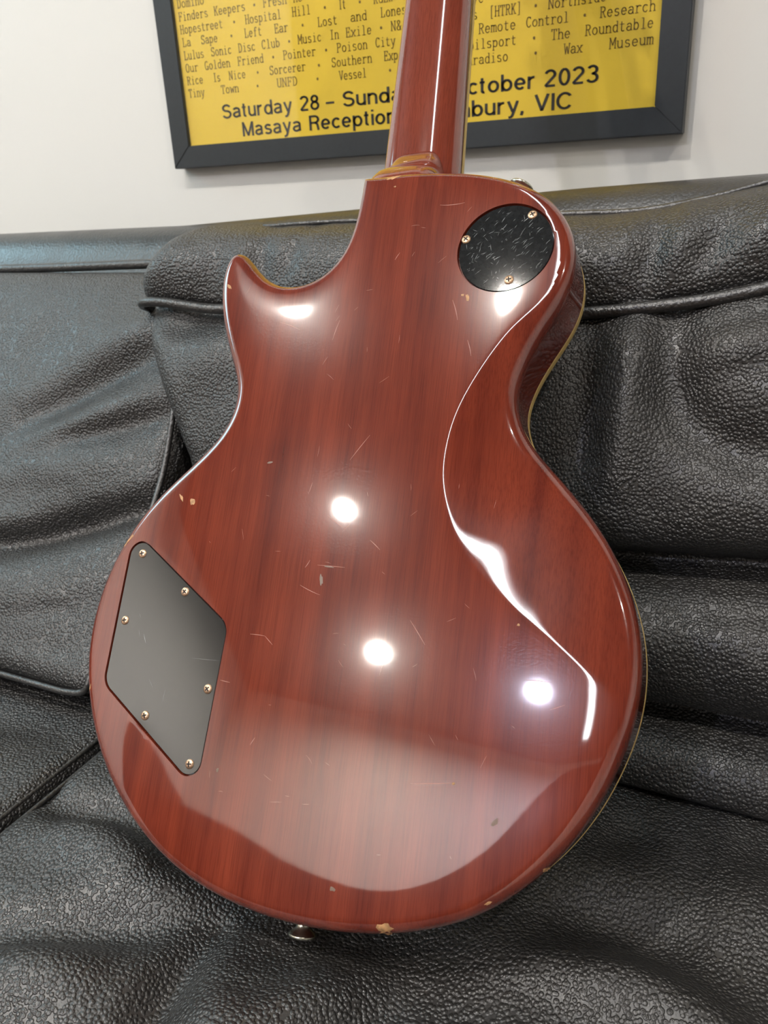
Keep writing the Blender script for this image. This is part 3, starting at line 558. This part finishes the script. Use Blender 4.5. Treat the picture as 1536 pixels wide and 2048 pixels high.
def sdist(pts, poly, closed=True):
    A = poly; B = np.roll(poly, -1, 0) if closed else poly[1:]
    if not closed: A = poly[:-1]
    best = np.full(len(pts), 1e9)
    for a, b in zip(A, B):
        d = b - a; L2 = d @ d
        if L2 < 1e-12: continue
        t = np.clip(((pts - a) @ d) / L2, 0, 1); q = pts - a - t[:, None] * d; best = np.minimum(best, (q * q).sum(1))
    return np.sqrt(best)
PLATE = fillet_poly([(-143.9, 202.5), (-63.6, 148.4), (-66.8, 55.0), (-144.6, 106.2)], [9, 12, 9, 12])
RC_, RR_ = np.array([79.1, 376.9]), 28.4
ROUND = np.array([RC_ + RR_ * np.array([math.cos(a), math.sin(a)]) for a in np.linspace(0, 2 * np.pi, 72, endpoint=False)])
BELLY = catmull([[112, 420], [119, 395], [118.6, 372], [113, 353], [103.4, 340.5], [86.6, 324.0], [71.7, 301.1], [61.0, 277.6], [56.3, 254.3], [57.0, 233.5], [63.7, 212.0], [73.6, 196.0], [88.5, 181.0], [105.3, 166.8], [123.7, 154.6], [138.8, 144.0], [150.5, 135.0], [159.0, 122.0], [168, 100]], 160)
BELLY_REGION = np.vstack([BELLY, [[240, 100], [240, 420]]])
RO = 6.5                                    # edge roundover radius, mm
def zfun(P, dO):
    dB = sdist(P, BELLY, closed=False); ins = inside(P, BELLY_REGION); sd = np.where(ins, dB, -dB)
    k = 1.6; soft = 0.5 * (sd + np.sqrt(sd * sd + k * k)) * np.exp(-np.maximum(0, -sd - 6) / 3.0)
    m = 0.12 + 0.16 * np.exp(-((P[:, 1] - 292) / 62) ** 2)
    z = -m * soft
    t = np.clip(RO - dO, 0, RO); z -= RO - np.sqrt(np.maximum(RO * RO - t * t, 0))
    # the sanded-over margin falls away gently towards the rim
    q = np.clip(1 - dO / 30.0, 0, 1); z -= 0.9 * q * q * q
    return z
loops = []; zmode = []
pts = []; edges = []
def add_loop(P, tagv):
    i0 = len(pts); n = len(P)
    for p in P: pts.append((p[0], p[1])); zmode.append(tagv)
    edges.extend((i0 + i, i0 + (i + 1) % n) for i in range(n))
add_loop(OL, 0)
for d in (0.25, 0.8, 1.6, 2.7, 4.2, 6.2):
    for p in offset(OL, d): pts.append((p[0], p[1])); zmode.append(1)
for base in (PLATE, ROUND):
    add_loop(base, 2); add_loop(offset(base, 0.35), 3)
gx, gy = np.meshgrid(np.arange(-164, 165, 2.0), np.arange(2, 438, 2.0)); gx = gx + ((np.arange(gx.shape[0]) % 2) * 1.0)[:, None]
GP = np.c_[gx.ravel(), gy.ravel()]
GP = GP[inside(GP, offset(OL, 7.2))]
for base in (PLATE, ROUND):
    dd = sdist(GP, base); GP = GP[(dd > 1.2) & ~inside(GP, offset(base, 0.6))]
GP = GP[sdist(GP, BELLY, closed=False) > 6.2]
GP = GP[sdist(GP, OL) > 14.5]
for d in (8.0, 10.0, 12.0, 14.0):
    Q_ = offset(OL, d)[::(1 if d < 11 else 2)]
    ok = (np.abs(sdist(Q_, OL) - d) < 0.05) & inside(Q_, OL) & (sdist(Q_, BELLY, closed=False) > 6.2)
    for base in (PLATE, ROUND): ok &= (sdist(Q_, base) > 1.2) & ~inside(Q_, base)
    GP = np.vstack([GP, Q_[ok]])
BF = catmull(BELLY[::4], 330); BT = np.gradient(BF, axis=0); BT /= np.linalg.norm(BT, axis=1)[:, None]; BN = np.c_[-BT[:, 1], BT[:, 0]]
inner_ = offset(OL, 7.0)
for d in (-5.2, -3.6, -2.4, -1.5, -0.8, 0.0, 0.8, 1.5, 2.4, 3.6, 5.2):
    Q_ = BF + BN * d; Q_ = Q_[inside(Q_, inner_) & (sdist(Q_, ROUND) > 1.2)]
    Q_ = Q_[np.abs(sdist(Q_, BELLY, closed=False) - abs(d)) < 0.25]
    GP = np.vstack([GP, Q_])
for p in GP: pts.append((p[0], p[1])); zmode.append(1)
ov, oe, of, vm, _, _ = delaunay_2d_cdt([Vector(p) for p in pts], edges, [], 0, 1e-5)
V2 = np.array([(v.x, v.y) for v in ov]); md = np.array([zmode[m[0]] if m else 1 for m in vm])
Ft = np.array([list(f) for f in of]); cen = V2[Ft].mean(1); Ft = Ft[inside(cen, OL)]
dO = sdist(V2, OL); dO[md == 0] = 0
Zv = zfun(V2, dO)
Zv[md == 3] = -2.6
inrec = inside(V2, offset(PLATE, .5)) | inside(V2, offset(ROUND, .5)); Zv[inrec & (md != 2)] = -2.6
# rim wall: from the back edge down to the binding
used = np.zeros(len(V2), bool); used[Ft.ravel()] = True
nO = len(OL)
oi = []
tree = {}
for i, m in enumerate(vm):
    for k_ in m:
        if k_ < nO: tree[k_] = i
oi = [tree[i] for i in range(nO)]
Vb = np.c_[V2, Zv]; faces = [tuple(f) for f in Ft]
ZB = -41.5
prev = oi
ztop = Zv[oi]
for t in (0.25, 0.5, 0.75, 1.0):
    i0 = len(Vb); Vb = np.vstack([Vb, np.c_[V2[oi], ztop + (ZB - ztop) * t]]); cur = list(range(i0, i0 + nO))
    for i in range(nO): j = (i + 1) % nO; faces.append((prev[i], prev[j], cur[j], cur[i]))
    prev = cur
body = gpart('body', Vb / 1000, faces, M_WOOD, guitar, smooth=True, sharp=42); fix_normals(body)
tag(body, 'glossy cherry mahogany back and sides with a belly contour')
def ring_wall(name, zs, ds, mat, cap=False):
    V, F = [], []
    for k, (z, d) in enumerate(zip(zs, ds)):
        P = offset(OL, d) if d else OL; V += [(p[0] / 1000, p[1] / 1000, z / 1000) for p in P]
    for k in range(len(zs) - 1):
        for i in range(nO): j = (i + 1) % nO; F.append((k * nO + i, k * nO + j, (k + 1) * nO + j, (k + 1) * nO + i))
    return V, F
V, F = ring_wall('b', [-41.0, -41.5, -46.5, -48.0, -48.4, -46], [0.4, -0.15, -0.15, 0.5, 2.0, 3.0], M_CREAM)
bd = gpart('binding', V, F, M_CREAM, guitar, smooth=True, sharp=40); fix_normals(bd); tag(bd, 'aged cream binding along the front edge')
# carved front
rings = [0.4, 2, 5, 9, 14, 20, 28, 36]; tp = []; Ftop = []
for d in rings: tp.append((offset(OL, d), -47.6 - 9 * (1 - math.cos(min(1, max(0, d - 6) / 40) * math.pi)) / 2))
hp = [(p[0], p[1]) for p in offset(OL, 1.0)]; hz = [-47.6] * nO
gx2, gy2 = np.meshgrid(np.arange(-164, 165, 6.0), np.arange(2, 438, 6.0)); G2 = np.c_[gx2.ravel(), gy2.ravel()]; G2 = G2[inside(G2, offset(OL, 3.0))]
d2 = sdist(G2, OL)
hp += [tuple(p) for p in G2]
a_, b_, c_, m_, _, _ = delaunay_2d_cdt([Vector(p) for p in hp], [(i, (i + 1) % nO) for i in range(nO)], [], 0, 1e-5)
A2 = np.array([(v.x, v.y) for v in a_]); c2 = np.array([list(f) for f in c_]); c2 = c2[inside(A2[c2].mean(1), OL)]
dA = sdist(A2, OL); zA = -47.0 - 9.5 * (0.5 - 0.5 * np.cos(np.clip((dA - 6) / 44, 0, 1) * np.pi))
tpo = gpart('carved_top', np.c_[A2, zA] / 1000, [tuple(f) for f in c2], M_TOP, guitar, smooth=True); fix_normals(tpo)

# cover plates (flat slabs lying in their recesses) and screws
def slab(name, P, z1, z0, mat, parent, bev=0.35):
    n = len(P); Pi = offset(P, bev)
    V = [(p[0], p[1], z0) for p in P] + [(p[0], p[1], z1 - bev) for p in P] + [(p[0], p[1], z1) for p in Pi]
    F = [(k * n + i, k * n + (i + 1) % n, (k + 1) * n + (i + 1) % n, (k + 1) * n + i) for k in range(2) for i in range(n)] + [tuple(range(2 * n, 3 * n)), tuple(range(n))[::-1]]
    o = gpart(name, np.array(V) / 1000, F, mat, parent); fix_normals(o); return o
cp = slab('control_cover', offset(PLATE, 0.75), -0.75, -2.5, M_PLATE, guitar); tag(cp, 'glossy black diamond-shaped control cavity cover')
sp = slab('switch_cover', offset(ROUND, 0.8), -0.75, -2.5, M_PLATE_WORN, guitar); tag(sp, 'scratched black round switch cavity cover')
def screw(x, y, z, ang, parent):
    R = 2.75
    v, f = lathe([(R, -0.6), (R, 0.25), (R * .93, 0.5), (R * .75, 0.78), (R * .45, 0.98), (R * .02, 1.05)], 24)
    V = [(a[0], a[1], a[2]) for a in v]; F = list(f); mi = [0] * len(F)
    for k in range(2):
        c, s = math.cos(ang + k * math.pi / 2), math.sin(ang + k * math.pi / 2); i0 = len(V)
        for (a, b, zz) in ((-1.75, -.40, .70), (1.75, -.40, .70), (1.75, .40, .70), (-1.75, .40, .70), (-1.35, -.40, 1.12), (1.35, -.40, 1.12), (1.35, .40, 1.12), (-1.35, .40, 1.12)):
            V.append((a * c - b * s, a * s + b * c, zz))
        for q in ((4, 5, 6, 7), (0, 1, 5, 4), (1, 2, 6, 5), (2, 3, 7, 6), (3, 0, 4, 7)): F.append(tuple(i0 + i for i in q)); mi.append(1)
    o = gpart('screw', (np.array(V) + np.array([x, y, z])) / 1000, F, [M_BRASS, M_SLOT], parent, smooth=True, sharp=35)
    for p, m in zip(o.data.polygons, mi): p.material_index = m
    return o
for i, (x, y) in enumerate([(-134.0, 186.9), (-97.6, 165.3), (-137.6, 145.0), (-70.6, 110.9), (-110.2, 91.3), (-74.3, 69.0)]): screw(x, y, -0.75, [0.3, 0.9, 0.2, 0.8, 0.35, 0.1][i], cp)
for i, (x, y) in enumerate([(93.4, 396.6), (55.0, 385.0), (83.1, 356.1)]): screw(x, y, -0.75, [0.5, 0.9, 0.1][i], sp)

# neck, fretboard, heel, headstock
def zf(y): return -61.5 + (y - 435) * 0.066          # fretboard face
def hw(y): return 28.6 - (y - 435) * 0.0185
ys = np.r_[np.linspace(380, 470, 19), np.linspace(480, 772, 40)]
V, F = [], []; ns = 40
for y in ys:
    w_, z_ = hw(y), zf(y) + 5.8
    dep = 17.0 - 1.2 * (y - 435) / 340
    a = np.linspace(0, np.pi, ns)
    for t in a:
        c, s = math.cos(t), math.sin(t)
        V.append((-w_ * np.sign(c) * abs(c) ** 0.85, y, z_ + dep * s ** 0.80))
for i in range(len(ys) - 1):
    for j in range(ns - 1): F.append((i * ns + j, i * ns + j + 1, (i + 1) * ns + j + 1, (i + 1) * ns + j))
    F.append((i * ns, (i + 1) * ns, (i + 1) * ns + ns - 1, i * ns + ns - 1))
F.append(tuple(range(ns))); F.append(tuple((len(ys) - 1) * ns + j for j in range(ns))[::-1])
nk = gpart('neck', np.array(V) / 1000, F, M_NECK, guitar, smooth=True, sharp=50); fix_normals(nk)
# heel: swept from the body's back edge up into the neck
V, F = [], []; hs = 36
for y, hwid, zb, cx in ((430, 26, -8.0, 0), (438, 26, -8.0, 0), (443, 25.8, -8.8, 0), (448, 25, -10.8, 0), (453, 23.8, -14.2, 0), (458, 22.4, -19.5, 0), (462, 21.4, -24.8, 0), (466, 20.4, -28.2, 0), (471, 19.2, -30.8, 0), (475, 18, -32.5, 0), (479, 16.5, -35.2, 0), (483, 14.5, -39.5, 0), (488, 11, -45, 0)):
    zt = -56.0
    for t in np.linspace(0, np.pi, hs):
        c, s = math.cos(t), math.sin(t); V.append((cx - hwid * np.sign(c) * abs(c) ** 0.5, y, zt + (zb - zt) * s ** 0.45))
nh = len(V) // hs
for i in range(nh - 1):
    for j in range(hs - 1): F.append((i * hs + j, i * hs + j + 1, (i + 1) * hs + j + 1, (i + 1) * hs + j))
    F.append((i * hs, (i + 1) * hs, (i + 1) * hs + hs - 1, i * hs + hs - 1))
F.append(tuple(range(hs))); F.append(tuple((nh - 1) * hs + j for j in range(hs))[::-1])
he = gpart('heel', np.array(V) / 1000, F, M_NECK, guitar, smooth=True, sharp=60); fix_normals(he)
def strip(name, xs, ys_, z0, z1, mat, parent):
    V = []; F = []
    for y in ys_:
        for x in xs(y):
            for z in (z0, z1): V.append((x, y, zf(y) + z))
    for i in range(len(ys_) - 1):
        a = i * 4; b = a + 4
        F += [(a, a + 1, b + 1, b), (a + 2, b + 2, b + 3, a + 3), (a, b, b + 2, a + 2), (a + 1, a + 3, b + 3, b + 1)]
    F += [(0, 2, 3, 1), (len(V) - 4, len(V) - 3, len(V) - 1, len(V) - 2)]
    o = gpart(name, np.array(V) / 1000, F, mat, parent); fix_normals(o); return o
yy = np.linspace(330, 772, 30)
fb = strip('fretboard', lambda y: (-hw(y) + 0.4, hw(y) - 0.4), yy, 0.0, 5.9, M_ROSE, guitar)
for sgn in (-1, 1): strip('fretboard_binding', lambda y: tuple(sorted((sgn * (hw(y) - 0.6), sgn * (hw(y) + 0.25)))), yy, -0.4, 3.2, M_CREAM, guitar)
# headstock (beyond the top of the picture) leaning back from the nut
hp_ = [(-21.5, 0), (-26, 18), (-38, 34), (-41, 60), (-39, 100), (-37, 150), (-39, 172), (-22, 182), (-8, 176), (0, 184), (8, 176), (22, 182), (39, 172), (37, 150), (39, 100), (41, 60), (38, 34), (26, 18), (21.5, 0)]
hh = catmull(hp_, 80); V = []
ca, sa = math.cos(math.radians(13)), math.sin(math.radians(13)); z0 = zf(772) + 3
for dz in (0, 14):
    for x, y in hh: V.append((x, 768 + y * ca - dz * sa * .3, z0 + y * sa + dz))
n_ = len(hh); F = [tuple(range(n_)), tuple(range(n_, 2 * n_))[::-1]] + [(i, (i + 1) % n_, n_ + (i + 1) % n_, n_ + i) for i in range(n_)]
hd = gpart('headstock', np.array(V) / 1000, F, M_NECK, guitar); fix_normals(hd)
for sx in (-1, 1):
    for k in range(3):
        y = 58 + 44 * k; v, f = lathe([(4.5, 0), (5.5, 3), (9, 8), (9, 14), (5, 18), (0.2, 19)], 16, (sx * 38, 768 + y * ca, z0 + y * sa + 6), (sx, 0, 0.1))
        gpart('tuner', np.array(v) / 1000, f, M_NICKEL, hd, smooth=True)
# strap buttons
for org, ax in (((-3, 1.0, -26), (0, -1, 0)), ((74.5, 425.5, -27), (0.36, 0.93, 0))):
    v, f = lathe([(5.2, -1), (5.2, 0.8), (3.9, 2.2), (3.5, 4.5), (4.2, 7), (6.4, 9.0), (7.7, 9.9), (7.9, 10.6), (7.6, 11.3), (5.5, 12.1), (2.5, 12.4), (0.1, 12.4)], 32, org, ax)
    o = gpart('strap_button', np.array(v) / 1000, f, M_NICKEL, guitar, smooth=True, sharp=50); fix_normals(o)

# wear: chips through the lacquer and scratches
def zat(x, y):
    p = np.array([[x, y]]); return float(zfun(p, sdist(p, OL))[0])
ZCACHE = {}
def zmany(P):
    P = np.asarray(P, float); d_ = sdist(P, OL); d_[~inside(P, OL)] = 0; return zfun(P, d_)
def flake(x, y, rx, ry, ang, seed, mat=M_RAW, parent=body, name='chip', up=0.12):
    g = np.random.default_rng(seed); n = 14; V = []
    for k in range(3):
        for i in range(n):
            a = 2 * math.pi * i / n; r = (1.0, 0.66, 0.3)[k] * (g.uniform(0.6, 1.15))
            px, py = r * rx * math.cos(a), r * ry * math.sin(a)
            X_, Y_ = x + px * math.cos(ang) - py * math.sin(ang), y + px * math.sin(ang) + py * math.cos(ang)
            V.append((X_, Y_, (0.02, up, up)[k]))
    V.append((x, y, up)); V = np.array(V); V[:, 2] += zmany(V[:, :2]); F = [(k * n + i, k * n + (i + 1) % n, (k + 1) * n + (i + 1) % n, (k + 1) * n + i) for k in range(2) for i in range(n)] + [(2 * n + i, 2 * n + (i + 1) % n, 3 * n) for i in range(n)]
    return gpart(name, np.array(V) / 1000, F, mat, parent)
for i, (x, y, rx, ry, an) in enumerate(((2.9, 434.9, 4.6, 1.6, 0.25), (51.5, 9.0, 4.4, 3.4, 0.3), (-146.6, 195.2, 5.5, 1.1, 0.9), (-112.2, 223.4, 3.2, 0.9, -0.9), (-103.5, 221.1, 1.8, 2.6, 0.3), (-154.5, 102.6, 2.2, 0.8, 1.2), (126.2, 49.6, 2.2, 0.9, 0.8), (101.3, 30.8, 2.0, 0.8, 0.5), (-105.0, 368.0, 2.6, 1.2, -0.8), (79.3, 81.5, 0.9, 0.7, 0), (-18.4, 431, 0.6, 0.6, 0), (4.9, 427.3, 0.9, 0.6, 0), (56.7, 348.4, 1.0, 0.8, 0), (60.0, 346.5, 1.4, 2.4, 0.2), (105.0, 161.7, 0.8, 0.8, 0))):
    flake(x, y, rx, ry, an, 100 + i)
M_DENT = simple('grey_dent', (0.17, 0.11, 0.075), 0.35)
for i, (x, y, rx, ry, an) in enumerate(((-8.2, 177.7, 1.1, 4.2, 0.15), (101.5, 67.0, 1.2, 2.6, -0.5), (-55.3, 68.5, 0.9, 1.2, 0), (22.1, 22.1, 1.6, 1.3, 0), (-53.0, 246.6, 2.0, 0.9, 0), (-4.8, 185.6, 3.4, 0.5, -0.1))):
    flake(x, y, rx, ry, an, 200 + i, M_DENT, body, 'dent', 0.06)
SCR = [[-48.2, 144.1, -38.4, 143.8], [-38.4, 143.8, -32.7, 139.3], [-20.9, 174.1, -7.6, 169.3], [-19.4, 184.2, -16.9, 188.7], [-11.7, 186.1, 5.4, 185.6], [-9.9, 215.3, 2.3, 207.5], [2.3, 207.5, 5.0, 210.5], [-23.8, 228.4, -22.5, 234.5], [-0.4, 248.3, 10.1, 263.4], [47.1, 159.6, 56.9, 147.4], [62.6, 319.8, 65.6, 309.9], [11.4, 375.5, 14.1, 380.3], [-61.9, 339.1, -46.7, 333.0], [110.4, 135.0, 122.7, 135.1], [56.9, 78.2, 78.8, 81.7], [-63.0, 116.7, -56.2, 116.0], [-37.3, 84.3, -34.9, 88.6], [123.6, 122.2, 130.6, 125.3], [18.4, 201.8, 25.1, 196.5], [51.0, 345.7, 55.3, 332.7], [-19.9, 337.9, -23.0, 324.8], [36.3, 410.0, 52.0, 409.6]]
g9 = np.random.default_rng(5)
for _ in range(70):
    x, y = g9.uniform(-110, 110), g9.uniform(40, 420)
    if not inside(np.array([[x, y]]), offset(OL, 14))[0] or inside(np.array([[x, y]]), offset(PLATE, -6))[0] or inside(np.array([[x, y]]), offset(ROUND, -6))[0]: continue
    a, l = g9.uniform(0, 3.14), g9.uniform(1.5, 7); SCR.append([x, y, x + l * math.cos(a), y + l * math.sin(a)])
V, F = [], []
for k, (a, b, c, d) in enumerate(SCR):
    wd = 0.12 if k < 22 else 0.055
    nseg = 6; u = np.array([c - a, d - b]); L_ = np.linalg.norm(u); u /= L_; s = np.array([-u[1], u[0]]); bow = g9.normal(0, 0.025) * L_; i0 = len(V)
    for i in range(nseg + 1):
        t = i / nseg; p = np.array([a, b]) + u * L_ * t + s * (bow * 4 * t * (1 - t)); w2 = wd * (0.25 + math.sin(math.pi * min(max(t, .05), .95)))
        for q in (p - s * w2, p + s * w2): V.append((q[0], q[1], 0.04))
    for i in range(nseg): F.append((i0 + 2 * i, i0 + 2 * i + 1, i0 + 2 * i + 3, i0 + 2 * i + 2))
V = np.array(V); V[:, 2] += zmany(V[:, :2])
tag(gpart('scratches', V / 1000, F, M_SCRATCH, body), kind='stuff')

# handling scratches on the round cover: short slivers, mostly running one way
V, F = [], []
for k in range(150):
    a, r = g9.uniform(0, 6.283), 25.5 * math.sqrt(g9.uniform(0, 1)); x, y = RC_[0] + r * math.cos(a), RC_[1] + r * math.sin(a)
    an = g9.normal(0.75, 0.25) if k % 4 else g9.uniform(0, 3.14); l = g9.uniform(0.8, 4.5); wd = g9.uniform(0.03, 0.09) * (1.8 if k % 17 == 0 else 1)
    if math.hypot(x + l * math.cos(an) - RC_[0], y + l * math.sin(an) - RC_[1]) > 26.3: continue
    u = np.array([math.cos(an), math.sin(an)]); n2 = np.array([-u[1], u[0]]); i0 = len(V)
    for t, q in ((0, .2), (.5, 1), (1, .2)):
        for sg in (-1, 1): p = np.array([x, y]) + u * l * t + n2 * wd * q * sg; V.append((p[0], p[1], -0.735))
    F += [(i0, i0 + 1, i0 + 3, i0 + 2), (i0 + 2, i0 + 3, i0 + 5, i0 + 4)]
tag(gpart('scratches', np.array(V) / 1000, F, M_PSCR, sp), kind='stuff')
V, F = [], []
for x, y, an, l, wd in ((-122, 138, -1.1, 6, .16), (-126, 140, -1.2, 4, .08), (-85, 127, 0.02, 19, .06), (-112, 112, -0.9, 6, .05), (-100, 100, 1.5, 8, .05), (-128, 150, -1.0, 3, .05)):
    u = np.array([math.cos(an), math.sin(an)]); n2 = np.array([-u[1], u[0]]); i0 = len(V)
    for t, q in ((0, .2), (.5, 1), (1, .2)):
        for sg in (-1, 1): p = np.array([x, y]) + u * l * t + n2 * wd * q * sg; V.append((p[0], p[1], -0.735))
    F += [(i0, i0 + 1, i0 + 3, i0 + 2), (i0 + 2, i0 + 3, i0 + 5, i0 + 4)]
tag(gpart('scratches', np.array(V) / 1000, F, M_PSCR, cp), kind='stuff')
